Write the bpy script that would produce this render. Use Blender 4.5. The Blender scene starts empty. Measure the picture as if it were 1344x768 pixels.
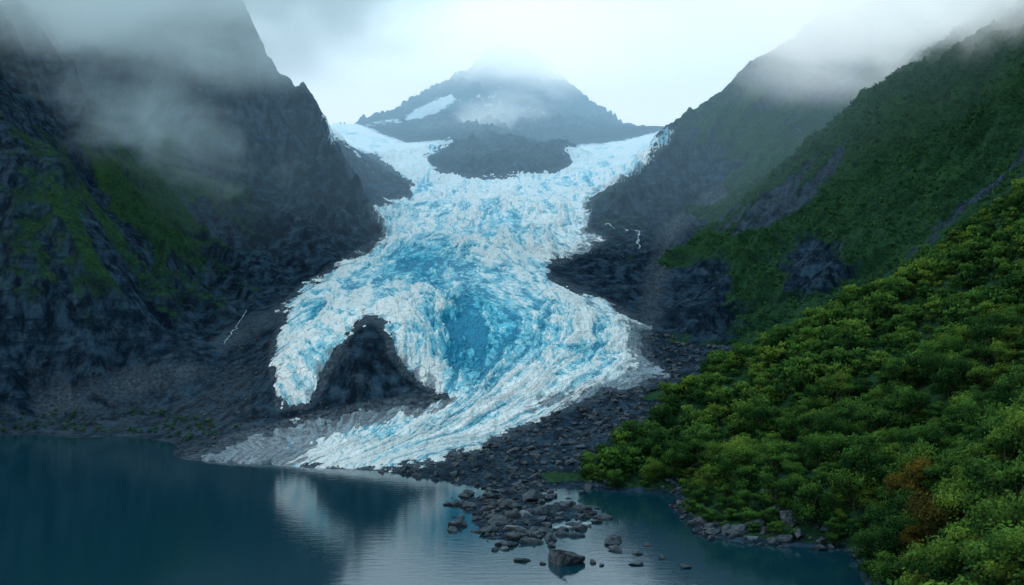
import bpy, bmesh, math, random
import numpy as np
from mathutils import Vector
rng=np.random.default_rng(7); random.seed(7)
scene=bpy.context.scene
H=60.0; F=1344.0
# ---------------------------------------------------------------- noise
_p=np.random.default_rng(3).permutation(256); _p=np.concatenate([_p,_p,_p])
_ga=np.random.default_rng(5).random(256)*2*np.pi; _gx=np.cos(_ga); _gy=np.sin(_ga)
def perlin(x,y,seed=0):
    x=x+seed*17.31; y=y+seed*9.73
    xi=np.floor(x).astype(np.int64); yi=np.floor(y).astype(np.int64)
    xf=x-xi; yf=y-yi
    u=xf*xf*xf*(xf*(xf*6-15)+10); v=yf*yf*yf*(yf*(yf*6-15)+10)
    def g(ix,iy,dx,dy):
        h=_p[_p[ix&255]+(iy&255)]
        return _gx[h]*dx+_gy[h]*dy
    a=g(xi,yi,xf,yf); b=g(xi+1,yi,xf-1,yf); c=g(xi,yi+1,xf,yf-1); d=g(xi+1,yi+1,xf-1,yf-1)
    return ((a+(b-a)*u)+((c+(d-c)*u)-(a+(b-a)*u))*v)*1.5
def fbm(x,y,o=5,seed=0,gain=.5):
    s=0;a=1;t=0
    for i in range(o):
        s=s+a*perlin(x*2.03**i,y*2.03**i,seed+i*3.1); t+=a; a*=gain
    return s/t
def ridged(x,y,o=5,seed=0,gain=.5):
    s=0;a=1;t=0;w=1
    for i in range(o):
        n=1-np.abs(perlin(x*2.07**i,y*2.07**i,seed+i*5.7)); n=n*n
        s=s+a*n*w; t+=a; a*=gain; w=np.clip(n*1.4,0,1)
    return s/t
def sstep(a,b,x):
    t=np.clip((x-a)/(b-a),0,1); return t*t*(3-2*t)
# ---------------------------------------------------------------- terrain control points
C=[]  # X,Y,z,amp,group
def P(g,amp,*pts):
    for (px,py,d) in pts:
        C.append(((px-672)/F*d,d,H-(py-384)/F*d,amp,g))
def S(g,amp,z,*pts):
    for (px,py) in pts:
        d=(H-z)*F/(py-384); C.append(((px-672)/F*d,d,z,amp,g))
def Wd(g,amp,*pts):
    for (x,y,z) in pts: C.append((x,y,z,amp,g))
# lake bed + shores
Wd(0,.3,(-200,330,-9),(-140,280,-9),(-60,250,-9),(-20,200,-9),(0,120,-9),(-150,150,-10),(-60,70,-9),(40,80,-8),(-300,300,-6),(-330,150,-8),(-90,320,-6),(45,190,-6),(60,215,-4),(-250,380,-5))
S(0,.4,0.0,(-60,574),(0,575),(100,576),(200,577),(235,602),(300,608),(400,614),(490,618),(560,628),(900,652),(885,672),(930,708),(1010,716),(1110,722),(1135,744),(1190,790))
S(0,.4,-2.5,(0,590),(200,592),(330,625),(460,635),(540,650),(545,690),(600,735),(780,745),(880,735),(1000,745),(860,690),(850,668),(1050,760))
S(0,.7,0.25,(620,634),(700,640),(780,640),(650,652),(610,664),(660,672),(700,668),(640,690),(690,698),(740,676),(780,672),(665,706))
S(7,2,7,(1180,716),(1250,770))
# moraine / valley floor
P(0,1.6,(0,560,440),(100,558,442),(150,500,480),(200,525,462),(300,480,480),(300,545,418),(60,520,470),(250,588,386),(400,592,368),(470,560,392),(450,540,404),(250,500,470),(330,520,430),(860,500,430),(900,470,460),(280,450,505))
P(0,3.4,(620,604,343),(700,600,345),(650,580,368),(760,575,365),(730,550,390),(800,520,410),(850,545,375),(780,605,335))
# rock outcrop below left lobe, ice bed
P(1,8,(475,520,412),(530,515,414),(445,495,418),(482,424,437),(508,440,434),(450,460,428),(500,475,424))
P(1,1.5,(380,530,415),(365,480,432),(400,450,446),(375,405,520),(430,375,560),(500,400,480),(560,405,470),(600,400,474),(620,450,446),(620,490,428),(600,520,408),(640,530,402),(560,570,374),(440,607,354),(700,470,440),(740,490,425),(680,510,415),(780,470,445),(840,480,445),(700,400,490),(780,420,480),(830,435,480),(640,370,530),(560,350,580),(700,360,560),(620,320,640),(520,310,700),(680,310,660),(740,300,720),(600,270,800),(680,265,820),(540,265,820),(740,255,880),(760,280,790),(540,240,960),(620,236,980),(700,240,980),(790,228,1050),(770,205,1200),(840,190,1350),(890,166,1520),(500,196,1250),(460,178,1400),(435,164,1560),(560,205,1100),(835,208,1150),(870,185,1300),(800,245,920))
P(1,3,(640,400,480),(575,440,452),(655,440,450))
# right lower rock
P(2,7.5,(760,335,640),(800,380,560),(870,430,500),(790,330,660),(845,320,680),(780,285,775),(900,400,540),(870,380,580))
# left mountain
P(3,9,(-200,60,560),(0,160,550),(60,215,540),(120,300,520),(170,380,500),(220,460,475),(0,350,500),(60,420,480),(-100,300,500),(120,450,475),(0,480,460))
P(3,13,(60,180,640),(130,265,620),(190,365,570),(245,440,515),(10,110,640))
P(3,17,(-100,-100,720),(40,40,710),(90,120,690),(125,190,670),(165,250,650),(210,320,610))
P(3,18,(110,60,800),(155,160,780),(210,240,720),(260,330,640),(60,-40,800))
P(3,17,(490,300,750),(472,245,770),(445,190,800),(418,158,820),(390,138,820),(375,140,820),(355,100,815),(340,70,810),(310,25,800),(250,-40,790),(150,-120,820),(0,-200,850),(-200,-300,850))
P(3,15,(300,200,760),(250,110,790),(370,250,740),(330,330,650),(400,330,670),(435,285,710),(300,400,570),(360,180,785),(350,380,585),(440,330,680),(470,320,715))
Wd(3,20,(-90,1000,150),(-150,1100,190),(-250,1100,240),(-400,1000,300),(-500,700,320),(-450,500,220),(-350,430,90),(-420,300,60),(-700,500,300),(-900,1200,300))
# left rib by the glacier arm
P(3,9,(448,190,1050),(490,208,1000),(525,228,960),(500,266,870),(478,240,920),(470,290,800))
# peak
P(4,24,(670,66,2000),(640,80,2000),(610,100,2000),(570,122,1950),(515,152,1850),(480,165,1780),(705,84,2000),(755,124,1950),(800,158,1900),(842,186,1820),(650,146,1700),(590,165,1550),(740,165,1560),(620,188,1320))
P(4,14,(600,222,1010),(650,229,1000),(735,224,1020),(572,196,1150),(752,195,1180),(660,200,1120),(700,190,1220))
Wd(4,30,(0,2500,150),(-500,2300,150),(500,2300,150),(-900,2000,200),(900,2000,200),(-420,1700,300),(430,1800,280))
# right far ridge
P(5,18,(815,245,850),(860,205,880),(893,168,905),(930,140,920),(1000,92,940),(1060,35,950),(1150,-50,960),(1300,-150,980),(1500,-250,1000))
P(5,18,(900,250,800),(850,290,740),(800,268,800),(960,200,840),(1020,150,880),(1100,90,900),(1000,200,830),(930,300,720),(880,345,640))
Wd(5,20,(260,1100,230),(300,1300,240),(500,1200,300),(800,1100,380),(420,1500,260))
# right green ridge
P(6,14,(1400,-80,790),(1300,-10,780),(1230,50,765),(1150,115,745),(1080,180,715),(1020,240,685),(960,290,655),(920,335,615),(1600,-200,800))
P(6,14,(1100,150,850),(1010,228,800),(940,300,725),(1200,60,870))
P(6,17,(1080,350,560),(1150,250,610),(1250,180,630),(1340,100,650),(1000,400,535),(1100,300,600),(1060,400,520),(1200,300,560),(1000,330,600),(1500,50,600),(1150,330,540),(950,440,490))
# near forest hill
P(7,2.5,(752,636,318),(800,606,332),(850,570,345),(900,530,360),(960,497,375),(1050,450,385),(1150,401,395),(1250,333,400),(1344,263,402),(1500,155,410),(1700,65,410))
P(7,2.5,(1344,744,165),(1344,600,212),(1200,620,245),(1200,690,215),(1100,570,295),(1000,610,288),(920,645,288),(820,628,315),(1200,500,310),(1344,450,290),(1250,400,350),(1050,510,340),(1344,340,350),(1500,600,190),(1500,400,270),(1100,650,255),(1010,680,257),(1500,800,130),(1800,500,200))
P(7,5,(1100,412,450),(1250,330,470),(1344,262,480),(980,475,430),(900,505,400))
C=sorted(C,key=lambda c:c[4])
CX=np.array([c[0] for c in C]);CY=np.array([c[1] for c in C]);CZ=np.array([c[2] for c in C]);CA=np.array([c[3] for c in C]);CG=np.array([c[4] for c in C])
q=np.stack([CX/CY,np.log(CY)*1.0],1)
dq=np.sqrt(((q[:,None]-q[None])**2).sum(2)+.0004)
n=len(q)
A=np.zeros((n+3,n+3)); A[:n,:n]=dq+np.eye(n)*-0.004; A[:n,n]=1;A[:n,n+1:]=q;A[n,:n]=1;A[n+1:,:n]=q.T
rhs=np.zeros((n+3,2)); rhs[:n,0]=CZ/CY; rhs[:n,1]=np.log(CA)
sol=np.linalg.solve(A,rhs)
SPIRES=[((px-672)/F*d,d,h,r) for px,d,h,r in [(344,812,12,12),(356,815,8,8),(390,820,12,11),(402,818,8,7),(414,818,7,6),(376,820,-6,8),(430,810,9,8),(448,800,10,8),(325,806,9,10),(308,800,9,10),(470,775,7,6),(905,908,6,10),(925,918,6,9),(955,925,7,10),(984,935,8,10),(130,672,8,8),(95,690,10,8)]]
def base(X,Y):
    X=X.ravel();Y=Y.ravel(); N=len(X)
    out=np.empty((N,2)); grp=np.empty(N,int)
    jx=.012*fbm(X/Y*30,np.log(Y)*30,3,9); jy=.012*fbm(X/Y*30,np.log(Y)*30,3,19)
    for i in range(0,N,20000):
        a=X[i:i+20000]/Y[i:i+20000]; b=np.log(Y[i:i+20000])
        r2=(a[:,None]-q[None,:,0])**2+(b[:,None]-q[None,:,1])**2
        out[i:i+20000]=np.sqrt(r2+.0004)@sol[:n]+np.stack([np.ones_like(a),a,b],1)@sol[n:]
        r2=(a[:,None]+jx[i:i+20000,None]-q[None,:,0])**2+(b[:,None]+jy[i:i+20000,None]-q[None,:,1])**2
        grp[i:i+20000]=CG[r2.argmin(1)]
    return out[:,0]*Y,np.exp(np.clip(out[:,1],-1.5,3.7)),grp
GUL=None
def terrain(X,Y):
    global GUL
    sh=X.shape; X=X.ravel();Y=Y.ravel()
    z,amp,grp=base(X,Y)
    wx=X+18*fbm(X/90,Y/90,3,31); wy=Y+18*fbm(X/90,Y/90,3,41)
    r=ridged(wx/130,wy/130,7,1,.52)-.45
    r2=ridged(wx/46,wy/46,5,11,.55)-.45
    s=sstep(-60,60,X)
    aL=(.66*wx+.75*wy);dL=(.75*wx-.66*wy); aR=(.6*wx-.8*wy);dR=(-.8*wx-.6*wy)
    g=(1-s)*ridged(aL/38,dL/190,5,2,.5)+s*ridged(aR/40,dR/200,5,3,.5)-.45
    GUL=g.reshape(sh)
    f=fbm(X/14,Y/14,4,6,.6)
    big=sstep(2.5,9,amp)
    z=z+amp*big*(1.0*r+1.25*g+.5*r2)+f*np.minimum(amp,6)*.6
    k=sstep(6,14,amp)
    hh=(z+.35*X+8*fbm(X/40,Y/40,4,71))/11.0
    fr=hh-np.floor(hh); z=z+sstep(4.5,12,amp)*2.4*(sstep(.15,.85,fr)-fr)
    z=z+k*1.0*fbm(X/5,Y/5,3,8,.6)
    z=z+np.where(grp==7,sstep(3,12,z)*7*fbm(X/38,Y/38,3,91),0)
    for sx,sy,h,rr in SPIRES:
        d2=np.sqrt((X-sx)**2+((Y-sy)*.5)**2)/rr
        z=z+h*np.clip(1-d2,0,1)
    return z.reshape(sh),amp.reshape(sh),grp.reshape(sh)
def inpoly(u,v,poly):
    ins=np.zeros(u.shape,bool); dist=np.full(u.shape,1e9); m=len(poly)
    for i in range(m):
        x1,y1=poly[i];x2,y2=poly[(i+1)%m]
        if y1!=y2:
            c=((y1>v)!=(y2>v))&(u<(x2-x1)*(v-y1)/(y2-y1)+x1); ins^=c
        L=(x2-x1)**2+(y2-y1)**2
        t=np.clip(((u-x1)*(x2-x1)+(v-y1)*(y2-y1))/L,0,1)
        dist=np.minimum(dist,(u-x1-t*(x2-x1))**2+(v-y1-t*(y2-y1))**2)
    d=np.sqrt(dist); return np.where(ins,d,-d)
ICE=[(432,158),(470,164),(500,176),(530,187),(560,187),(588,190),(572,199),(556,206),(566,219),(600,232),(640,233),(700,230),(745,221),(753,212),(740,193),(790,190),(830,183),(870,173),(886,168),(874,190),(852,210),(834,226),(806,244),(778,260),(772,284),(774,302),(794,314),(774,328),(740,342),(716,350),(724,364),(760,380),(806,401),(854,430),(850,450),(854,470),(876,492),(840,509),(782,522),(722,546),(674,570),(626,594),(550,611),(484,620),(395,618),(320,617),(236,605),(300,578),(355,562),(430,544),(490,534),(552,530),(588,520),(558,508),(530,488),(512,462),(508,436),(490,419),(470,424),(456,444),(436,474),(424,508),(402,533),(366,535),(356,480),(358,450),(374,420),(363,408),(392,380),(424,360),(454,340),(480,325),(501,312),(504,300),(490,285),(484,270),(508,264),(540,258),(542,243),(520,223),(490,203),(460,191),(438,182)]
APRON=[(226,614),(300,572),(355,556),(430,538),(490,526),(570,516),(596,524),(556,544),(495,564),(425,586),(365,624),(320,626)]
def proj(X,Y,Z): return X/Y*F+672,384-(Z-H)/Y*F
def blob(u,v,cx,cy,rx,ry): return np.exp(-((u-cx)/rx)**2-((v-cy)/ry)**2)
def link(o): scene.collection.objects.link(o); return o
def mesh_from(name,V,Fc,mat,attrs=None,smooth=True,flow=None):
    me=bpy.data.meshes.new(name)
    V=np.ascontiguousarray(V,dtype=np.float32);Fc=np.ascontiguousarray(Fc,dtype=np.int32)
    k=Fc.shape[1]
    me.vertices.add(len(V));me.vertices.foreach_set('co',V.ravel())
    me.loops.add(Fc.size);me.loops.foreach_set('vertex_index',Fc.ravel())
    me.polygons.add(len(Fc));me.polygons.foreach_set('loop_start',np.arange(0,Fc.size,k,dtype=np.int32))
    try: me.polygons.foreach_set('loop_total',np.full(len(Fc),k,dtype=np.int32))
    except Exception: pass
    me.polygons.foreach_set('use_smooth',np.full(len(Fc),smooth))
    me.update(calc_edges=True)
    if attrs is not None:
        at=me.color_attributes.new('mask','FLOAT_COLOR','POINT')
        c=np.ones((len(V),4),np.float32); c[:,:attrs.shape[1]]=attrs
        at.data.foreach_set('color',c.ravel())
    if flow is not None:
        at=me.attributes.new('flow','FLOAT_VECTOR','POINT')
        at.data.foreach_set('vector',np.ascontiguousarray(flow,dtype=np.float32).ravel())
    if mat: me.materials.append(mat)
    return me
def obj(name,me,**kw):
    o=link(bpy.data.objects.new(name,me))
    for k,v in kw.items(): o[k]=v
    return o
# ---------------------------------------------------------------- material helpers
class NT:
    def __init__(s,name,vol=False):
        s.m=bpy.data.materials.new(name);s.m.use_nodes=True;s.t=s.m.node_tree;s.t.nodes.clear()
        s.out=s.t.nodes.new('ShaderNodeOutputMaterial')
    def n(s,ty,**kw):
        nd=s.t.nodes.new(ty)
        for k,v in kw.items():
            if k in nd.inputs: nd.inputs[k].default_value=v
            else: setattr(nd,k,v)
        return nd
    def l(s,a,b): s.t.links.new(a,b)
    def math(s,op,a,b=None,clamp=False,c=None):
        nd=s.t.nodes.new('ShaderNodeMath');nd.operation=op;nd.use_clamp=clamp
        for i,x in enumerate((a,b,c)):
            if x is None: continue
            if isinstance(x,(int,float)): nd.inputs[i].default_value=x
            else: s.l(x,nd.inputs[i])
        return nd.outputs[0]
    def mix(s,f,a,b,bt='MIX'):
        nd=s.t.nodes.new('ShaderNodeMix');nd.data_type='RGBA';nd.blend_type=bt
        for i,x in ((0,f),(6,a),(7,b)):
            if isinstance(x,(int,float)): nd.inputs[i].default_value=x
            elif isinstance(x,tuple): nd.inputs[i].default_value=(*x,1)
            else: s.l(x,nd.inputs[i])
        return nd.outputs[2]
    def ramp(s,f,*st):
        nd=s.t.nodes.new('ShaderNodeMapRange');nd.interpolation_type='SMOOTHSTEP'
        s.l(f,nd.inputs[0]);nd.inputs[1].default_value=st[0];nd.inputs[2].default_value=st[1]
        nd.inputs[3].default_value=st[2] if len(st)>2 else 0;nd.inputs[4].default_value=st[3] if len(st)>2 else 1
        return nd.outputs[0]
    def noise(s,scale,detail=6,rough=.6,vec=None,dist=0):
        nd=s.n('ShaderNodeTexNoise',Scale=scale,Detail=detail,Roughness=rough,Distortion=dist)
        s.l(vec if vec else s.pos(),nd.inputs['Vector']);return nd.outputs['Fac']
    def pos(s):
        if not hasattr(s,'_p'): s._g=s.n('ShaderNodeNewGeometry');s._p=s._g.outputs['Position']
        return s._p
    def scaled(s,sc,rot=(0,0,0),vec=None):
        m=s.n('ShaderNodeMapping');m.inputs['Scale'].default_value=sc;m.inputs['Rotation'].default_value=rot
        s.l(vec if vec else s.pos(),m.inputs['Vector']);return m.outputs[0]
def terrain_mat():
    t=NT('rock_and_green');pos=t.pos()
    at=t.n('ShaderNodeAttribute',attribute_name='mask');sp=t.n('ShaderNodeSeparateColor');t.l(at.outputs['Color'],sp.inputs[0])
    veg,scree,snow=sp.outputs[0],sp.outputs[1],sp.outputs[2]
    n1=t.noise(.02,8,.62);n2=t.noise(.12,8,.68);n3=t.noise(.6,6,.7)
    st=t.noise(1,8,.7,t.scaled((.16,.16,.035)))
    strata=t.noise(1,6,.65,t.scaled((.03,.05,.35),(.3,.35,0)))
    rock=t.mix(t.ramp(st,.40,.64),(.003,.012,.025),(.036,.082,.130))
    rock=t.mix(t.ramp(strata,.5,.64,0,.8),rock,(.005,.017,.034))
    rock=t.mix(t.ramp(n2,.55,.70,0,.6),rock,(.09,.145,.195))
    rock=t.mix(t.ramp(n1,.50,.68,0,.5),rock,(.005,.016,.030))
    sc=t.mix(t.ramp(n3,.35,.7),(.032,.050,.070),(.15,.20,.25))
    sc=t.mix(t.ramp(n2,.4,.65,0,.6),sc,(.024,.040,.058))
    col=t.mix(t.ramp(t.math('ADD',scree,t.math('MULTIPLY',t.math('SUBTRACT',n2,.5),.9)),.3,.75),rock,sc)
    nz=t.n('ShaderNodeSeparateXYZ');t.l(t._g.outputs['Normal'],nz.inputs[0])
    v=t.math('ADD',veg,t.math('MULTIPLY',t.math('SUBTRACT',n2,.5),1.0))
    v=t.math('ADD',v,t.math('MULTIPLY',t.math('SUBTRACT',n1,.5),1.2))
    v=t.math('ADD',v,t.math('MULTIPLY',t.math('SUBTRACT',nz.outputs[2],.55),.9))
    g=t.mix(t.ramp(n3,.35,.65),(.010,.038,.022),(.026,.084,.034))
    g=t.mix(t.ramp(n1,.48,.66,0,.5),g,(.034,.098,.031))
    g=t.mix(t.ramp(n2,.5,.66,0,.85),g,(.009,.034,.020))
    col=t.mix(t.ramp(v,.3,.75),col,g)
    sn=t.math('ADD',snow,t.math('MULTIPLY',t.math('SUBTRACT',n1,.5),1.0))
    sn=t.math('ADD',sn,t.math('MULTIPLY',t.math('SUBTRACT',n2,.5),.7))
    col=t.mix(t.ramp(sn,.5,.62),col,(.66,.73,.79))
    b=t.n('ShaderNodeBsdfPrincipled',Roughness=.9);t.l(col,b.inputs['Base Color'])
    b.inputs['Specular IOR Level'].default_value=.06
    h=t.math('ADD',t.math('MULTIPLY',st,4.6),t.math('MULTIPLY',n2,3.4));h=t.math('ADD',h,t.math('MULTIPLY',n3,.8))
    bp=t.n('ShaderNodeBump',Strength=1.0,Distance=1.15);t.l(h,bp.inputs['Height']);t.l(bp.outputs[0],b.inputs['Normal'])
    t.l(b.outputs[0],t.out.inputs[0]);return t.m
def ice_mat():
    t=NT('glacier_ice')
    at=t.n('ShaderNodeAttribute',attribute_name='mask');sp=t.n('ShaderNodeSeparateColor');t.l(at.outputs['Color'],sp.inputs[0])
    fl=t.n('ShaderNodeAttribute',attribute_name='flow').outputs['Vector']
    cav,dirt,blue=sp.outputs[0],sp.outputs[1],sp.outputs[2]
    n2=t.noise(.25,8,.68);n3=t.noise(.9,7,.72)
    f1=t.noise(1,7,.64,t.scaled((15,.8,1),vec=fl),.4)
    f2=t.noise(1,6,.68,t.scaled((48,3.5,1),vec=fl),.6)
    wc=t.n('ShaderNodeTexNoise',Scale=.12,Detail=4);t.l(t.pos(),wc.inputs['Vector'])
    vm=t.n('ShaderNodeVectorMath',operation='SCALE');vm.inputs['Scale'].default_value=9;t.l(wc.outputs['Color'],vm.inputs[0])
    va=t.n('ShaderNodeVectorMath',operation='ADD');t.l(vm.outputs[0],va.inputs[0]);t.l(t.scaled((1,.5,.7)),va.inputs[1])
    def cracks(sc,w):
        vo=t.n('ShaderNodeTexVoronoi',feature='DISTANCE_TO_EDGE',Scale=sc,Randomness=1);t.l(va.outputs[0],vo.inputs['Vector'])
        return t.ramp(vo.outputs['Distance'],0,w,1,0)
    k1=cracks(.20,.14);k2=cracks(.5,.14)
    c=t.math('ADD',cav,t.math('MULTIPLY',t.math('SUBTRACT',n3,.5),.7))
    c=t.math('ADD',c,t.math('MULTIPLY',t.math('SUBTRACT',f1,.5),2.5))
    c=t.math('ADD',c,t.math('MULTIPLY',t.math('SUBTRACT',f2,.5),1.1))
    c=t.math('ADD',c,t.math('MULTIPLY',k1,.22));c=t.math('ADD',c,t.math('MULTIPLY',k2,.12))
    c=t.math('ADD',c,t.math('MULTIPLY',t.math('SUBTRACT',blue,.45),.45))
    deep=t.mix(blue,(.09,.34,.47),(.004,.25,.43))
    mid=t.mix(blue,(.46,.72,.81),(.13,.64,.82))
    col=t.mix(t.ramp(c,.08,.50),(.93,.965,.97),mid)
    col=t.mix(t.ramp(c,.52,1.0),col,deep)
    dd=t.math('ADD',dirt,t.math('MULTIPLY',t.math('SUBTRACT',n2,.5),1.5))
    dd=t.math('ADD',dd,t.math('MULTIPLY',t.math('SUBTRACT',f1,.5),1.8))
    dcol=t.mix(t.ramp(t.math('ADD',n3,t.math('MULTIPLY',t.math('SUBTRACT',f1,.5),1.3)),.35,.72),(.035,.052,.072),(.24,.31,.37))
    col=t.mix(t.ramp(dd,.42,.85,0,.96),col,dcol)
    b=t.n('ShaderNodeBsdfPrincipled',Roughness=.5);t.l(col,b.inputs['Base Color'])
    b.inputs['Specular IOR Level'].default_value=.3
    h=t.math('ADD',t.math('MULTIPLY',f1,2.6),t.math('MULTIPLY',k1,-.75));h=t.math('ADD',h,t.math('MULTIPLY',k2,-.3));h=t.math('ADD',h,t.math('MULTIPLY',f2,.9))
    h=t.math('MULTIPLY',h,t.ramp(dirt,.5,.9,1,.25))
    h=t.math('ADD',h,t.math('MULTIPLY',n2,1.0));h=t.math('ADD',h,t.math('MULTIPLY',n3,.7))
    bp=t.n('ShaderNodeBump',Strength=.95,Distance=1.0);t.l(h,bp.inputs['Height']);t.l(bp.outputs[0],b.inputs['Normal'])
    t.l(b.outputs[0],t.out.inputs[0]);return t.m
def leaf_mat(name,dark,lite,yel):
    t=NT(name)
    at=t.n('ShaderNodeAttribute',attribute_name='mask');sp=t.n('ShaderNodeSeparateColor');t.l(at.outputs['Color'],sp.inputs[0])
    oi=t.n('ShaderNodeObjectInfo');
    r=t.math('FRACT',t.math('ADD',oi.outputs['Random'],sp.outputs[1]))
    n=t.noise(.03,4,.6);n2=t.noise(.5,3,.6)
    col=t.mix(t.ramp(t.math('ADD',sp.outputs[0],t.math('SUBTRACT',n2,.5)),.2,.95),dark,lite)  # shaded to sunlit green, painted by the stored leaf height and facing
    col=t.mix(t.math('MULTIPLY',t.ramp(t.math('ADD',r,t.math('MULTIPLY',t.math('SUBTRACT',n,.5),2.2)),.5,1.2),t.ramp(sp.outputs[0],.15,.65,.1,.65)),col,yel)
    col=t.mix(t.ramp(r,.0,.45,.7,0),col,dark)
    d=t.n('ShaderNodeBsdfDiffuse');tr=t.n('ShaderNodeBsdfTranslucent');t.l(col,d.inputs[0]);t.l(col,tr.inputs[0])
    m=t.n('ShaderNodeMixShader');m.inputs[0].default_value=.35;t.l(d.outputs[0],m.inputs[1]);t.l(tr.outputs[0],m.inputs[2])
    t.l(m.outputs[0],t.out.inputs[0]);return t.m
def rock_mat(name='boulder_stone',lo=(.006,.012,.018),hi=(.056,.078,.100)):
    t=NT(name);oi=t.n('ShaderNodeObjectInfo')
    n2=t.noise(.9,7,.65);n3=t.noise(4,5,.7)
    col=t.mix(t.ramp(n2,.35,.68),lo,hi)
    col=t.mix(t.math('MULTIPLY',t.math('GREATER_THAN',oi.outputs['Random'],.95),.35),col,(.25,.29,.32))
    z=t.n('ShaderNodeSeparateXYZ');t.l(t.pos(),z.inputs[0])
    col=t.mix(t.ramp(z.outputs[2],.1,.4,.75,0),col,(.008,.012,.015))
    b=t.n('ShaderNodeBsdfPrincipled',Roughness=.65);t.l(col,b.inputs['Base Color']);b.inputs['Specular IOR Level'].default_value=.25
    bp=t.n('ShaderNodeBump',Strength=.9,Distance=.5);t.l(t.math('ADD',n2,t.math('MULTIPLY',n3,.3)),bp.inputs['Height']);t.l(bp.outputs[0],b.inputs['Normal'])
    t.l(b.outputs[0],t.out.inputs[0]);return t.m
M_T=terrain_mat();M_I=ice_mat();M_R=rock_mat();M_P=rock_mat('pale_stone',(.12,.16,.19),(.32,.37,.40))
M_L=leaf_mat('broad_leaves',(.012,.044,.016),(.092,.205,.040),(.20,.29,.042))
M_L2=leaf_mat('autumn_leaves',(.04,.045,.014),(.17,.12,.025),(.21,.16,.03))
M_L3=leaf_mat('hillside_leaves',(.012,.052,.024),(.056,.150,.046),(.088,.18,.042))
t=NT('bark');b=t.n('ShaderNodeBsdfPrincipled',Roughness=.9);t.l(t.mix(t.noise(3),(.03,.025,.02),(.12,.11,.095)),b.inputs['Base Color']);t.l(b.outputs[0],t.out.inputs[0]);M_B=t.m
# ---------------------------------------------------------------- terrain mesh
us=np.linspace(-230,1580,900)
ds=np.concatenate([np.geomspace(70,230,40,endpoint=False),np.geomspace(230,400,180,endpoint=False),np.geomspace(400,950,720,endpoint=False),np.geomspace(950,2050,190,endpoint=False),np.geomspace(2050,2700,20)])
U,D=np.meshgrid(us,ds);X=(U-672)/F*D;Y=D
Z,AMP,G=terrain(X,Y);gul=GUL
u,v=U,384-(Z-H)/Y*F
sd=inpoly(u,v,ICE)
# vegetation
veg=np.zeros_like(Z)
veg=np.where(G==3,.02+.5*blob(u,v,60,330,170,170)+.75*blob(u,v,230,250,110,100)-.8*sstep(420,510,v)-.5*blob(u,v,420,260,90,140)-.6*sstep(-.1,-.25,gul),veg)
veg=np.where(G==6,1.05-1.2*blob(u,v,1065,350,50,42)-1.0*blob(u,v,920,390,50,70)-.5*blob(u,v,940,440,50,30)-.5*blob(u,v,1330,330,40,60)-.9*sstep(-.18,-.30,gul),veg)
veg=np.where(G==5,.2+.7*blob(u,v,980,160,110,60)-.5*blob(u,v,900,280,60,80)-.8*sstep(-.08,-.24,gul),veg)
veg=np.where(G==7,1.3,veg)
veg=np.where((G==0)&(u<330),.9*blob(u,v,130,562,170,14)-.9,veg)
veg=np.where((G==2),-.6+1.0*blob(u,v,885,452,24,24),veg)
veg=np.where((G==1),-1.2,veg)
veg=np.where((G==0)&(u>=330),1.9*sstep(780,860,u)*sstep(560,600,v)-.9,veg)
veg=np.where(G==0,np.where(Z<.7,-1.2,veg),veg); veg=np.where((G==7)&(Z<.9),-.7,veg)
scr=np.zeros_like(Z)
def seg(ax,ay,bx,by,wd):
    L=(bx-ax)**2+(by-ay)**2;tt=np.clip(((u-ax)*(bx-ax)+(v-ay)*(by-ay))/L,0,1)
    return np.exp(-((u-ax-tt*(bx-ax))**2+(v-ay-tt*(by-ay))**2)/wd**2)
scr=np.maximum(scr,.8*seg(1070,165,880,300,16));scr=np.maximum(scr,.65*seg(880,300,850,420,28))
scr=np.where((G==5)|(G==6),np.maximum(scr,.5*sstep(-.15,-.3,gul)),scr)
scr=np.maximum(scr,1.0*np.clip(inpoly(u,v,APRON)+6,0,10)/10)
scr=np.maximum(scr,np.where((G==0),.3,0));scr=np.maximum(scr,.6*seg(430,375,290,450,24));scr=np.maximum(scr,.55*seg(250,480,60,530,30))
scr=np.where((G==0)&(u<330)&(v>480),scr+.15,scr)
scr=np.where(G==4,0,scr)
snow=np.where(Y>1150,np.maximum(np.maximum(.72*seg(535,156,590,130,6),.9*seg(545,190,592,186,4)),.6*seg(480,164,540,156,6))+.42*blob(u,v,610,140,70,25)+.35*blob(u,v,720,150,60,25)+.25*blob(u,v,660,110,60,25),0)
snow=np.maximum(snow,.7*seg(465,200,490,225,5)*(Y>800))
snow=np.where((Y>1000)&np.isin(G,[1]),np.maximum(snow,.8*sstep(-8,2,sd)),snow)
dirtyice=sstep(-14,2,sd)
scr=np.maximum(scr,.75*dirtyice)
A3=np.stack([veg,scr,snow],2).reshape(-1,3)
V=np.stack([X,Y,Z],2).reshape(-1,3)
nr,nc=Z.shape
idx=np.arange(nr*nc).reshape(nr,nc)
Q=np.stack([idx[:-1,:-1],idx[:-1,1:],idx[1:,1:],idx[1:,:-1]],2).reshape(-1,4)
GG=G.ravel()[Q[:,0]]
def sub(name,sel,**kw):
    q4=Q[sel];uq,inv=np.unique(q4,return_inverse=True)
    return obj(name,mesh_from(name,V[uq],inv.reshape(-1,4),M_T,A3[uq]),kind='structure',**kw)
sub('ground',np.isin(GG,[0,1,2]),label='dark grey moraine and rocky valley floor around lake',category='ground')
sub('mountain',GG==3,label='steep dark rocky mountain with mossy green slopes',category='mountain')
sub('mountain',GG==4,label='hazy blue mountain peak with thin snow patches',category='mountain')
sub('mountain',GG==5,label='dark rock ridge above the glacier disappearing into cloud',category='mountain')
sub('mountain',GG==6,label='green mountain slope with bare rock cliff',category='mountain')
sub('hill',GG==7,label='low hillside covered by green forest beside lake',category='hill')
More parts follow.
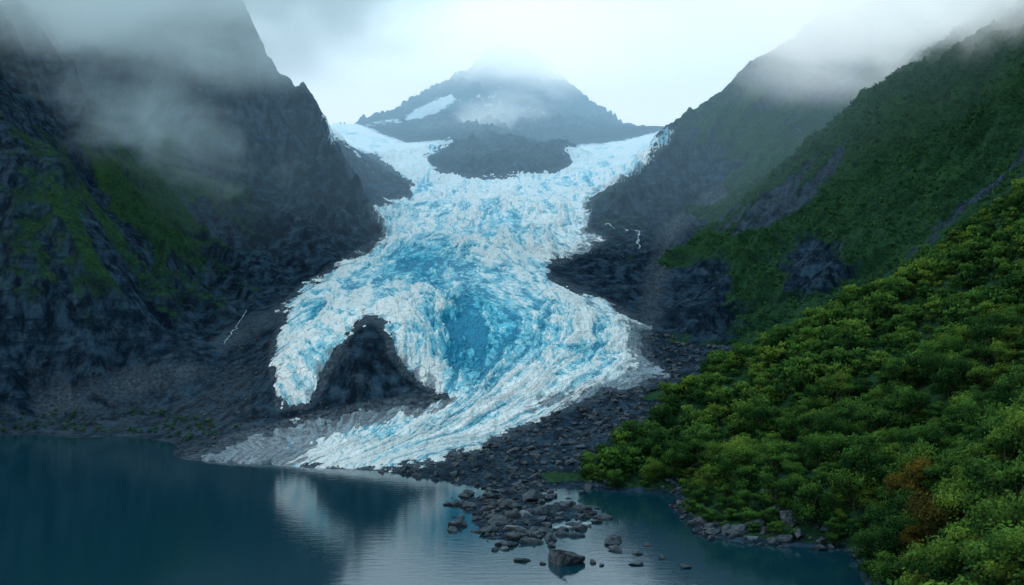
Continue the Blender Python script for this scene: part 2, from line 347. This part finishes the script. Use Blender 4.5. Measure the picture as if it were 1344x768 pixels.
# ---------------------------------------------------------------- glacier
us2=np.linspace(205,915,950);ds2=np.concatenate([np.geomspace(338,640,740,endpoint=False),np.geomspace(640,1650,360)])
U2,D2=np.meshgrid(us2,ds2);X2=(U2-672)/F*D2;Y2=D2
Z2,_,G2=terrain(X2,Y2)
v2=384-(Z2-H)/Y2*F
far=sstep(820,1100,Y2)
def bl(*a): return blob(U2,v2,*a)
jit=fbm(U2/45,np.log(Y2)*22,6,77,.70)*24*(1-.7*far)
sd2=(inpoly(U2,v2,ICE)+jit+1)*Y2/F
cy=np.array([343,352,372,405,430,450,500,560,640,800,980,1250,1650]);cx=np.array([430,440,540,600,620,630,620,610,610,620,610,600,600]);
cu=np.interp(Y2,cy,cx);cw=np.interp(Y2,[343,380,420,460,560,700,1000,1650],[60,110,170,240,210,150,150,250])
tt=(U2-cu)/cw; ss=np.log(Y2)*40
wv=.16*fbm(tt*2.2,ss*.2,4,12); tt=tt+wv; ss=ss+2.2*fbm(tt*4,ss*.4,4,14)
n1=ridged(tt*7,ss*.15,6,21,.58)
n2=ridged(tt*5,ss*.8,6,23,.62)
ser=ridged(U2/12+3*fbm(U2/60,ss*.3,3,5),np.log(Y2)*70,5,29,.62)
n3=ridged(tt*20,ss*1.3,4,25,.6)
big=fbm(tt*1.8,ss*.14,3,33)
lowz=sstep(460,405,Y2)
mixl=np.clip(.65+.35*lowz,0,1)
det=mixl*n1+(1-mixl)*n2
ap=sstep(-8,12,inpoly(U2,v2,APRON)+fbm(tt*6,ss*.4,4,3)*22)
core=bl(606,450,55,75)
hgt=(.0072*Y2*(det-.5)+.0028*Y2*(ser-.45)*(1-.8*lowz)+.0018*Y2*(n3-.45)*(1-.3*lowz)+.015*Y2*big*(1-.65*lowz)+core*.008*Y2*(n3*.6+n2*.8-.7))*(1-.8*ap)*(1-.7*far)
off=-1.0+(2.9*(1-ap)+1.6*ap)*sstep(-1.5,16,sd2)+.35
thick=off+hgt*sstep(-1,12,sd2)
floor_=-1.2+1.8*sstep(-1.5,4,sd2)+.5*(ser-.4)*sstep(2,6,sd2)+far*1.0*sstep(0,10,sd2)
kk=.7;thick=kk*np.logaddexp(thick/kk,floor_/kk)-.25
Zi=Z2+thick
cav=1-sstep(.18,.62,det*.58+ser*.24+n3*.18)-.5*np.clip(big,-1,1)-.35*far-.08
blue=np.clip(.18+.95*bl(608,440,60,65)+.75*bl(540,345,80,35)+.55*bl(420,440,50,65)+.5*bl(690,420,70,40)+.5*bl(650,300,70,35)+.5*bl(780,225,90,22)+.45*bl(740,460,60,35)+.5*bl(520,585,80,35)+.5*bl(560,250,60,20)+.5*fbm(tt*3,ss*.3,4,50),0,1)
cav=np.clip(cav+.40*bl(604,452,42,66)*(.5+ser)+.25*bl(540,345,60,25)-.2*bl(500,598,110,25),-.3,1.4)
dirt=.75*sstep(14,0,sd2)*(1-far)+.35*bl(750,322,60,26)+.7*bl(850,455,55,60)+.55*bl(770,522,110,18)+.3*bl(480,330,50,25)+.45*fbm(tt*7,ss*.3,5,60)+.5*bl(560,502,22,30)+.15*sstep(640,700,Y2)*sstep(1000,800,Y2)-.22+1.0*ap-.35*(1-ap)*bl(520,595,140,34)-.25*bl(610,440,90,80)
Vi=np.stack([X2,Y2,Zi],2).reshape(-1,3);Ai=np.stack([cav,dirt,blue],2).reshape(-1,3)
Fl=np.stack([tt,ss,0*tt],2).reshape(-1,3)
nr,nc=Zi.shape;idx=np.arange(nr*nc).reshape(nr,nc)
Qi=np.stack([idx[:-1,:-1],idx[:-1,1:],idx[1:,1:],idx[1:,:-1]],2).reshape(-1,4)
ok=(sd2.ravel()>-2.5)[Qi].all(1)&(~np.isin(G2.ravel()[Qi[:,0]],[6,7]))&((Z2.ravel()>-.8)[Qi].all(1))
Qi=Qi[ok];uq,inv=np.unique(Qi,return_inverse=True)
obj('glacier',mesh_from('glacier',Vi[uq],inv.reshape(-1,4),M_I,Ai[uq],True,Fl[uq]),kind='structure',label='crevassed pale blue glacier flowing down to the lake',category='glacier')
# ---------------------------------------------------------------- water
t=NT('lake_water');b=t.n('ShaderNodeBsdfPrincipled',Roughness=.05);b.inputs['Base Color'].default_value=(.002,.026,.040,1);b.inputs['IOR'].default_value=1.55
b.inputs['Specular Tint'].default_value=(.62,.92,1,1)
wn=t.noise(1,4,.55,t.scaled((.2,.6,1)));wn2=t.noise(1,3,.5,t.scaled((1.2,2.6,1)))
bp=t.n('ShaderNodeBump',Strength=.3,Distance=.085);t.l(t.math('ADD',wn,t.math('MULTIPLY',wn2,.35)),bp.inputs['Height']);t.l(bp.outputs[0],b.inputs['Normal'])
t.l(b.outputs[0],t.out.inputs[0])
me=mesh_from('water',np.array([(-900,-400,0),(900,-400,0),(900,620,0),(-900,620,0)]),np.array([[0,1,2,3]]),t.m)
obj('water',me,kind='structure',label='calm dark teal glacial lake',category='lake')
# ---------------------------------------------------------------- trees
def leaves(centers,normals,size,r):
    N=len(centers)
    a=r.normal(size=(N,3));nn=normals+.7*r.normal(size=(N,3));nn/=np.linalg.norm(nn,axis=1)[:,None]
    t1=np.cross(nn,a);t1/=np.linalg.norm(t1,axis=1)[:,None];t2=np.cross(nn,t1)
    s=(size*(.6+.8*r.random(N)))[:,None]
    V=np.stack([centers+t1*s,centers+t2*s*.7,centers-t1*s,centers-t2*s*.7],1).reshape(-1,3)
    return V,np.arange(N*4).reshape(-1,4)
def crown_pts(N,r,ht=7,rad=3.6):
    nl=r.integers(13,19);cs=[];ns=[];hh=[]
    for i in range(nl):
        a=r.random()*6.283;rr=rad*.75*math.sqrt(r.random());z=ht*(.12+.72*r.random()*(1-.45*(rr/rad)**2))
        lr=rad*(.26+.24*r.random());k=N//nl
        d=r.normal(size=(k,3));d/=np.linalg.norm(d,axis=1)[:,None];d[:,2]=np.where(d[:,2]<-.3,-d[:,2],d[:,2])
        rad_=(lr*(1-.4*r.random(k)**2))*(1+.22*np.sin(d[:,0]*5+i)*np.cos(d[:,1]*6+i*2))*(1+.5*r.random(k)**3)
        c=np.array([math.cos(a)*rr,math.sin(a)*rr,z])
        cs.append(c+d*rad_[:,None]*np.array([1,1,.85]));ns.append(d)
        hh.append(np.clip(.22+.5*d[:,2]+.4*(z/ht-.4)+.3*(r.random()-.5),0,1))  # higher, upward-facing leaves get a lighter tone: top light put into the colour
    return np.concatenate(cs),np.concatenate(ns),np.concatenate(hh)
crowns=[];crownsA=[];trunks=[]
for i in range(6):
    r=np.random.default_rng(100+i)
    c,nm,h=crown_pts(5200,r,[7,6,8.5,7,5.5,9][i],[3.6,3.9,3.4,3.3,4.0,3.5][i])
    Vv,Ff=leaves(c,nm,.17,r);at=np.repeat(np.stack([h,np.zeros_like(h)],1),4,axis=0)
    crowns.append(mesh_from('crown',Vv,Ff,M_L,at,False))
    if i<2: crownsA.append(mesh_from('crown',Vv,Ff,M_L2,at,False))
    bm=bmesh.new()
    def limb(p0,p1,r0,r1,sg=7):
        p0=Vector(p0);p1=Vector(p1);d=(p1-p0).normalized();a=d.orthogonal().normalized();b_=d.cross(a)
        R=[[bm.verts.new(p+(a*math.cos(k*6.283/sg)+b_*math.sin(k*6.283/sg))*rr) for k in range(sg)] for p,rr in((p0,r0),(p1,r1))]
        for k in range(sg): bm.faces.new((R[0][k],R[0][(k+1)%sg],R[1][(k+1)%sg],R[1][k]))
    limb((0,0,-2),(0.1,0,1.2),.26,.2);limb((.1,0,1.1),(.0,.2,4.0),.2,.09)
    for k in range(5):
        a=k*1.26+r.random();limb((.05,.05,.8+k*.4),(math.cos(a)*2.2,math.sin(a)*2.2,2.6+k*.5),.11,.03,5)
    m_=bpy.data.meshes.new('trunk');bm.to_mesh(m_);bm.free();m_.materials.append(M_B);trunks.append(m_)
def scatter(xmin,xmax,ymin,ymax,ntry,dist,groups,cond,seed,base_sc=None):
    r=np.random.default_rng(seed);x=r.uniform(xmin,xmax,ntry);y=r.uniform(ymin,ymax,ntry)
    z,a,g=terrain(x,y);keep=np.isin(g,groups)&cond(x,y,z);x,y,z=x[keep],y[keep],z[keep]
    cell={};out=[]
    for i in range(len(x)):
        cxi,cyi=int(x[i]//dist),int(y[i]//dist)
        if any((x[i]-px)**2+(y[i]-py)**2<dist*dist for a_ in(-1,0,1) for b_ in(-1,0,1) for px,py in cell.get((cxi+a_,cyi+b_),())): continue
        cell.setdefault((cxi,cyi),[]).append((x[i],y[i]));out.append((x[i],y[i],z[i]))
    return np.array(out)
def condT(x,y,z):
    uu,vv=proj(x,y,z)
    return (z>1.1)&(uu<1480)&(uu>745+(640-vv)*1.25)&(y<440)
pts=scatter(10,330,130,440,30000,4.5,[7,0,6],condT,5)
pu,pv=proj(pts[:,0],pts[:,1],pts[:,2]);order=np.argsort(pts[:,1]+np.where((pu<1380)&(pv<810),0,1000))
pts=pts[order]
print('TREES',len(pts))
for i,(x,y,z) in enumerate(pts[:295]):
    k=random.randrange(6);pxx=x/y*F+672;pyy=384-(z-H)/y*F
    s=(.6+1.25*random.random()**1.5)*(1 if z>3 else .55)*(1+.35*sstep(250,180,y))
    e=link(bpy.data.objects.new('tree',None));e.location=(x,y,z-.7*s);e.rotation_euler=(0,0,random.random()*6.28);e.scale=(s*random.uniform(.85,1.2),s*random.uniform(.85,1.2),s*random.uniform(.7,1.2))
    aut=(abs(pxx-1255)<60 and abs(pyy-720)<55 and random.random()<.5)
    e['category']='tree';e['group']='trees on the lakeside slope'
    e['label']='broadleaf tree with orange brown foliage on lakeside slope' if aut else 'leafy green broadleaf tree on lakeside slope'
    tr=link(bpy.data.objects.new('trunk',trunks[k]));cr=link(bpy.data.objects.new('crown',crownsA[k%2] if aut else crowns[k]))
    tr.parent=e;cr.parent=e
def mass(name,P3,N,size,mat,smin,smax,seed,sink=.4,pw=1,**kw):
    r=np.random.default_rng(seed);VV=[];AA=[]
    base_=[crown_pts(N,np.random.default_rng(seed+9+i)) for i in range(8)]
    for j,(x,y,z) in enumerate(P3):
        c,nm,h=base_[j%8];s=smin+(smax-smin)*r.random()**pw;a=r.random()*6.283
        R=np.array([[math.cos(a),-math.sin(a),0],[math.sin(a),math.cos(a),0],[0,0,1]])
        Vv,_=leaves((c*s)@R.T+np.array([x,y,z-1.3*s]),nm@R.T,size*s,r)
        VV.append(Vv);AA.append(np.repeat(np.stack([h,np.full_like(h,r.random())],1),4,axis=0))
    VV=np.concatenate(VV);AA=np.concatenate(AA)
    return obj(name,mesh_from(name,VV,np.arange(len(VV)).reshape(-1,4),mat,AA,False),kind='stuff',**kw)
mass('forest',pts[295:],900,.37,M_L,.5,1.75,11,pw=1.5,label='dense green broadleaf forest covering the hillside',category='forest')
def vegB(x,y,z):
    uu,vv=proj(x,y,z)
    return (GUL>-.22)&(uu<1420)&(vv>-20)&(fbm(x/30,y/30,3,88)>-.25)&(blob(uu,vv,1065,350,52,42)<.5)&(blob(uu,vv,920,390,50,70)<.4)&(vv<485)
pb=scatter(90,460,430,780,70000,2.4,[6],vegB,6)
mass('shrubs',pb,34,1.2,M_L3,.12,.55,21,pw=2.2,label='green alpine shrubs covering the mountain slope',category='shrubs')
def vegS(x,y,z):
    uu,vv=proj(x,y,z);return (uu<310)&(z>1)&(z<7)&(fbm(x/14,y/14,2,8)>-.05)
ps=scatter(-260,-90,400,460,3000,3.0,[0,3],vegS,8)
if len(ps): mass('shrubs',ps,60,.9,M_L3,.15,.4,31,label='low green bushes along the lake shore',category='shrubs')
print('SHRUBS',len(pb),len(ps))
# ---------------------------------------------------------------- rocks
def hull(seed,n=16,sub=1,flat=.65):
    r=np.random.default_rng(seed);p=r.normal(size=(n,3));p/=np.linalg.norm(p,axis=1)[:,None];p*=(.75+.4*r.random(n))[:,None];p[:,2]*=flat;p[:,0]*=1.2
    bm=bmesh.new();[bm.verts.new(a) for a in p]
    o=bmesh.ops.convex_hull(bm,input=bm.verts[:]);bmesh.ops.delete(bm,geom=[g for g in o['geom_interior'] if isinstance(g,bmesh.types.BMVert)],context='VERTS')
    if sub:
        bmesh.ops.bevel(bm,geom=bm.edges[:],offset=.06,segments=1,affect='EDGES')
        bmesh.ops.triangulate(bm,faces=bm.faces[:]);bmesh.ops.subdivide_edges(bm,edges=bm.edges[:],cuts=1)
        for v_ in bm.verts:
            k=v_.co;v_.co=k*(1+.05*math.sin(k.x*9+seed)*math.cos(k.y*8)+.04*math.sin(k.z*14+k.x*5))
    return bm
rocks=[];pale=[]
for i in range(8):
    bm=hull(200+i,flat=.8);m_=bpy.data.meshes.new('boulder');bm.to_mesh(m_);bm.free();m_.materials.append(M_R);rocks.append(m_)
for i in range(2):
    bm=hull(260+i,flat=.35);m_=bpy.data.meshes.new('boulder');bm.to_mesh(m_);bm.free();m_.materials.append(M_P);pale.append(m_)
def put(px,py,sz,label='dark grey boulder at the edge of the lake',ms=None):
    d=H*F/(py-384);x=(px-672)/F*d
    z=terrain(np.array([x]),np.array([d]))[0][0];z=max(z,-.15*sz)
    o=obj('boulder',random.choice(ms or rocks),label=label,category='boulder',group='boulders on the lake shore')
    o.location=(x,d,z+sz*.1);s=sz;o.scale=(s*random.uniform(.9,1.5),s*random.uniform(.8,1.2),s*random.uniform(.7,1.1));o.rotation_euler=(random.uniform(-.2,.2),random.uniform(-.2,.2),random.random()*6.28)
for a in [(740,738,4.2),(700,712,2.4),(762,694,2.2),(738,697,1.6),(805,712,2.6),(808,722,1.6),(838,727,1.3),(868,733,1.2),(600,690,2.0),(640,700,2.4),(668,716,1.8),(716,672,3.0),(698,656,3.6),(640,654,2.6),(615,650,2.4),(685,736,1.4),(655,690,2.6),(588,662,1.6),(835,741,1.1),(745,664,2.2),(770,672,2.0),(670,668,2.8),(900,744,1.4),(778,738,1.0),(724,716,1.6),(712,740,.9),(650,722,1.0),(850,716,1.0),(790,742,.8)]:
    put(*a)
for a in [(742,694,2.8),(765,689,2.2),(718,668,1.4)]:
    put(*a,label='pale flat stone slab on the rocky spit',ms=pale)
r=np.random.default_rng(4)
poly=[(572,655),(600,636),(700,630),(800,650),(800,690),(760,705),(720,726),(660,722),(625,705),(580,694),(600,672)]
cnt=0
while cnt<130:
    a,b_=r.uniform(570,810),r.uniform(630,728)
    if inpoly(np.array([a]),np.array([b_]),poly)[0]>0: put(a,b_,.25+2.0*r.random()**4);cnt+=1
poly=[(880,668),(920,690),(940,705),(1010,715),(1110,720),(1135,744),(1120,725),(1010,690),(960,690),(920,672)]
cnt=0
while cnt<95:
    a,b_=r.uniform(880,1140),r.uniform(665,748)
    if inpoly(np.array([a]),np.array([b_]),poly)[0]>-4: put(a,b_,.5+2.0*r.random()**2,'dark angular boulder below the wooded bank');cnt+=1
def rubble(name,P3,smin,smax,seed,label):
    r=np.random.default_rng(seed);bs=[]
    for i in range(10):
        bm=hull(300+i,11,0,.7);bm.verts.index_update();bmesh.ops.triangulate(bm,faces=bm.faces[:]);bm.verts.index_update()
        bs.append((np.array([tuple(v_.co) for v_ in bm.verts]),np.array([[v_.index for v_ in f.verts] for f in bm.faces])));bm.free()
    VV=[];FF=[];o=0
    for j,(x,y,z) in enumerate(P3):
        b_,f=bs[j%10];s=smin+(smax-smin)*r.random()**5;a=r.random()*6.283
        if x<-60*(y/400): s*=.55
        R=np.array([[math.cos(a),-math.sin(a),0],[math.sin(a),math.cos(a),0],[0,0,1]])
        VV.append((b_*s)@R.T+np.array([x,y,z+.05*s]));FF.append(f+o);o+=len(b_)
    obj(name,mesh_from(name,np.concatenate(VV),np.concatenate(FF),M_R,None,False),kind='stuff',label=label,category='rubble')
def condR(x,y,z):
    uu,vv=proj(x,y,z);s_=inpoly(uu,vv,ICE);rk=blob(uu,vv,490,480,70,60)
    return (z>-.1)&(s_<2)&(uu>220)&(uu<960)&(vv>440)&(rk<.35)
pr=scatter(-140,110,240,500,36000,.95,[0,1,2],condR,12)
print('RUBBLE',len(pr))
rubble('rubble',pr,.22,2.0,3,'grey rock rubble covering the moraine')
# ---------------------------------------------------------------- streams
t=NT('white_water');b=t.n('ShaderNodeBsdfPrincipled',Roughness=.4);t.l(t.mix(t.ramp(t.noise(.8),.4,.6),(.05,.08,.11),(.5,.58,.62)),b.inputs['Base Color']);t.l(b.outputs[0],t.out.inputs[0]);M_S=t.m
def stream(pp,wd,label):
    L=[];
    for i in range(len(pp)-1):
        for k in range(14):
            f=k/14;L.append(tuple(pp[i][j]*(1-f)+pp[i+1][j]*f for j in range(2)))
    L=np.array(L);d=L[:,1];x=(L[:,0]-672)/F*d+2.2*fbm(d/5,d*0,3,5)
    VV=[]
    for s in(-1,0,1):
        xx=x+s*wd*(.2+1.2*np.abs(perlin(d/3,d*0+s,2)));z=terrain(xx,d)[0]+(.3 if s==0 else -.08);VV.append(np.stack([xx,d,z],1))
    m=len(L);VV=np.concatenate(VV);FF=[]
    for i in range(m-1):
        FF+= [[i,i+1,m+i+1,m+i],[m+i,m+i+1,2*m+i+1,2*m+i]]
    obj('stream',mesh_from('stream',VV,np.array(FF),M_S),kind='structure',label=label,category='stream')
stream([(795,735),(822,718),(838,700),(842,690),(836,675),(840,655)],1.2,'thin white meltwater stream running over dark rock')
stream([(325,548),(312,525),(300,510),(293,500)],.3,'thin white meltwater stream running down scree')
# ---------------------------------------------------------------- mist
def haze(name,loc,sc,dens,k,nscale,thr,col=(.86,.93,.97),em=0,label='',soft=1.0,ecol=(.6,.8,.9),stretch=(1,1,1.6),rot=0):
    t=NT(name+'_vapour');pv=t.n('ShaderNodeVolumePrincipled');pv.inputs['Color'].default_value=(*col,1);pv.inputs['Anisotropy'].default_value=.2
    pv.inputs['Emission Color'].default_value=(*ecol,1)
    tc=t.n('ShaderNodeTexCoord');ln=t.n('ShaderNodeVectorMath',operation='LENGTH');t.l(tc.outputs['Object'],ln.inputs[0])
    fall=t.math('SUBTRACT',1.0,ln.outputs['Value'],True)
    ns=t.noise(nscale,4,.6,t.scaled(stretch),.5)
    dd=t.math('ADD',t.math('MULTIPLY',fall,soft),t.math('MULTIPLY',t.math('SUBTRACT',ns,.5),k))
    dd=t.math('MULTIPLY',t.math('MULTIPLY',t.math('SUBTRACT',dd,thr,True),dens),t.ramp(fall,0,.5))
    t.l(dd,pv.inputs['Density'])
    if em: t.l(t.math('MULTIPLY',dd,em),pv.inputs['Emission Strength'])  # added glow stands in for light scattered repeatedly inside the cloud
    t.l(pv.outputs[0],t.out.inputs['Volume'])
    bm=bmesh.new();bmesh.ops.create_icosphere(bm,subdivisions=3,radius=1);m_=bpy.data.meshes.new(name);bm.to_mesh(m_);bm.free();m_.materials.append(t.m)
    o=obj(name,m_,kind='stuff',label=label,category='cloud');o.location=loc;o.scale=sc;o.rotation_euler=(0,rot,0);return o
def at(px,py,d): return ((px-672)/F*d,d,H-(py-384)/F*d)
haze('cloud',at(210,-42,690),(290,170,94),.024,2.8,.012,.06,em=.30,ecol=(.52,.78,.89),label='grey cloud hiding the top of a mountain')
haze('cloud',at(190,165,640),(120,60,46),.014,3.6,.020,.26,em=.24,ecol=(.42,.76,.92),rot=.4,label='wisp of mist drifting past dark mountainside')
haze('cloud',at(690,40,1800),(600,270,130),.012,2.2,.006,-.04,em=.86,ecol=(.93,.96,.96),label='pale cloud drifting over a mountain summit')
haze('cloud',at(660,150,1500),(150,100,45),.008,5,.010,.2,em=.6,ecol=(.8,.9,.93),rot=-.3,label='wisp of mist across a hazy peak')
haze('cloud',at(1150,-8,740),(290,150,88),.021,2.6,.012,.04,em=.62,ecol=(.82,.92,.95),label='grey cloud hiding the top of a green mountain')
# distant haze
t=NT('valley_haze');pv=t.n('ShaderNodeVolumePrincipled');pv.inputs['Color'].default_value=(.65,.85,1,1);pv.inputs['Density'].default_value=.00056
pv.inputs['Emission Color'].default_value=(.34,.66,.90,1);pv.inputs['Emission Strength'].default_value=.00038  # blue glow put in for multiply scattered light; the haze itself scatters once
t.l(pv.outputs[0],t.out.inputs['Volume'])
bx=np.array([(x,y,z) for x in(-1400,1400) for y in(640,2120) for z in(60,800)]);bf=np.array([[0,1,3,2],[4,6,7,5],[0,4,5,1],[2,3,7,6],[0,2,6,4],[1,5,7,3]])
obj('haze',mesh_from('haze',bx,bf,t.m,None,False),kind='stuff',label='thin blue haze filling the upper valley',category='haze')
# ---------------------------------------------------------------- world & light
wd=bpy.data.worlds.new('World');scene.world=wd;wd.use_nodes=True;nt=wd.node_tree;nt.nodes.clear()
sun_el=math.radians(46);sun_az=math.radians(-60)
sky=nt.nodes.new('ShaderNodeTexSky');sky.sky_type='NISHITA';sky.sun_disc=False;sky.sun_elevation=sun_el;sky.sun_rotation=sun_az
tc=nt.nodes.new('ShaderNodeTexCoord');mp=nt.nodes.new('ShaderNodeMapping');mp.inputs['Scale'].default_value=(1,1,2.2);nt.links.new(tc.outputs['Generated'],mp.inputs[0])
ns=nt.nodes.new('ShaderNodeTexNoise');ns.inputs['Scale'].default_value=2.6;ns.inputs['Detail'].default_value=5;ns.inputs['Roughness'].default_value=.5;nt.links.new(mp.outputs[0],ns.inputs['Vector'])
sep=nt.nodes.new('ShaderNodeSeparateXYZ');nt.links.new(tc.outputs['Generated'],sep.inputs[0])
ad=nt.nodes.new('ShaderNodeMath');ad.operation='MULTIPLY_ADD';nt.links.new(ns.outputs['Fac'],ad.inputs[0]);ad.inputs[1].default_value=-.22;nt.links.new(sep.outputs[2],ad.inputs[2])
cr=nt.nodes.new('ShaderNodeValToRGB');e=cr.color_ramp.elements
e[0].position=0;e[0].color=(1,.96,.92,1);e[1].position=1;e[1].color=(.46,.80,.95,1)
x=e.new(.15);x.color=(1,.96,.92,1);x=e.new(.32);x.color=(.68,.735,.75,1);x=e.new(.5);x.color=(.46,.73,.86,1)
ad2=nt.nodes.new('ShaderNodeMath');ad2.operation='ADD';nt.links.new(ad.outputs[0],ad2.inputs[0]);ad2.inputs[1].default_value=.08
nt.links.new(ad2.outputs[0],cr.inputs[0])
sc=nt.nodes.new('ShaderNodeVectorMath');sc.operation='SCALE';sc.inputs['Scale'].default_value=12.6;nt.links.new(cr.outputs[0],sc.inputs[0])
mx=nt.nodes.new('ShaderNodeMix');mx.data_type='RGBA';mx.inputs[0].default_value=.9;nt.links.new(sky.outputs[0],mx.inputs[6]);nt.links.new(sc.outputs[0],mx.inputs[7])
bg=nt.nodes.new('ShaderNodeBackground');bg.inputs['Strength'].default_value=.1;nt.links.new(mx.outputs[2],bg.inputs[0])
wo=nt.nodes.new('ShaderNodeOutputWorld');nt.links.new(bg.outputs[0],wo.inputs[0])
sl=bpy.data.lights.new('sun','SUN');sl.energy=1.5;sl.angle=math.radians(10);sl.color=(1,.97,.92)
so=link(bpy.data.objects.new('sun',sl))
dv=Vector((math.sin(sun_az)*math.cos(sun_el),math.cos(sun_az)*math.cos(sun_el),math.sin(sun_el)))
so.rotation_euler=dv.to_track_quat('Z','Y').to_euler()
# ---------------------------------------------------------------- camera
cam=bpy.data.cameras.new('camera');cam.lens=36;cam.sensor_width=36;cam.clip_end=8000;cam.clip_start=1
co=link(bpy.data.objects.new('camera',cam));co.location=(0,0,H);co.rotation_euler=(math.radians(90),0,0)
scene.camera=co
scene.view_settings.view_transform='Standard';scene.view_settings.look='None';scene.view_settings.exposure=0
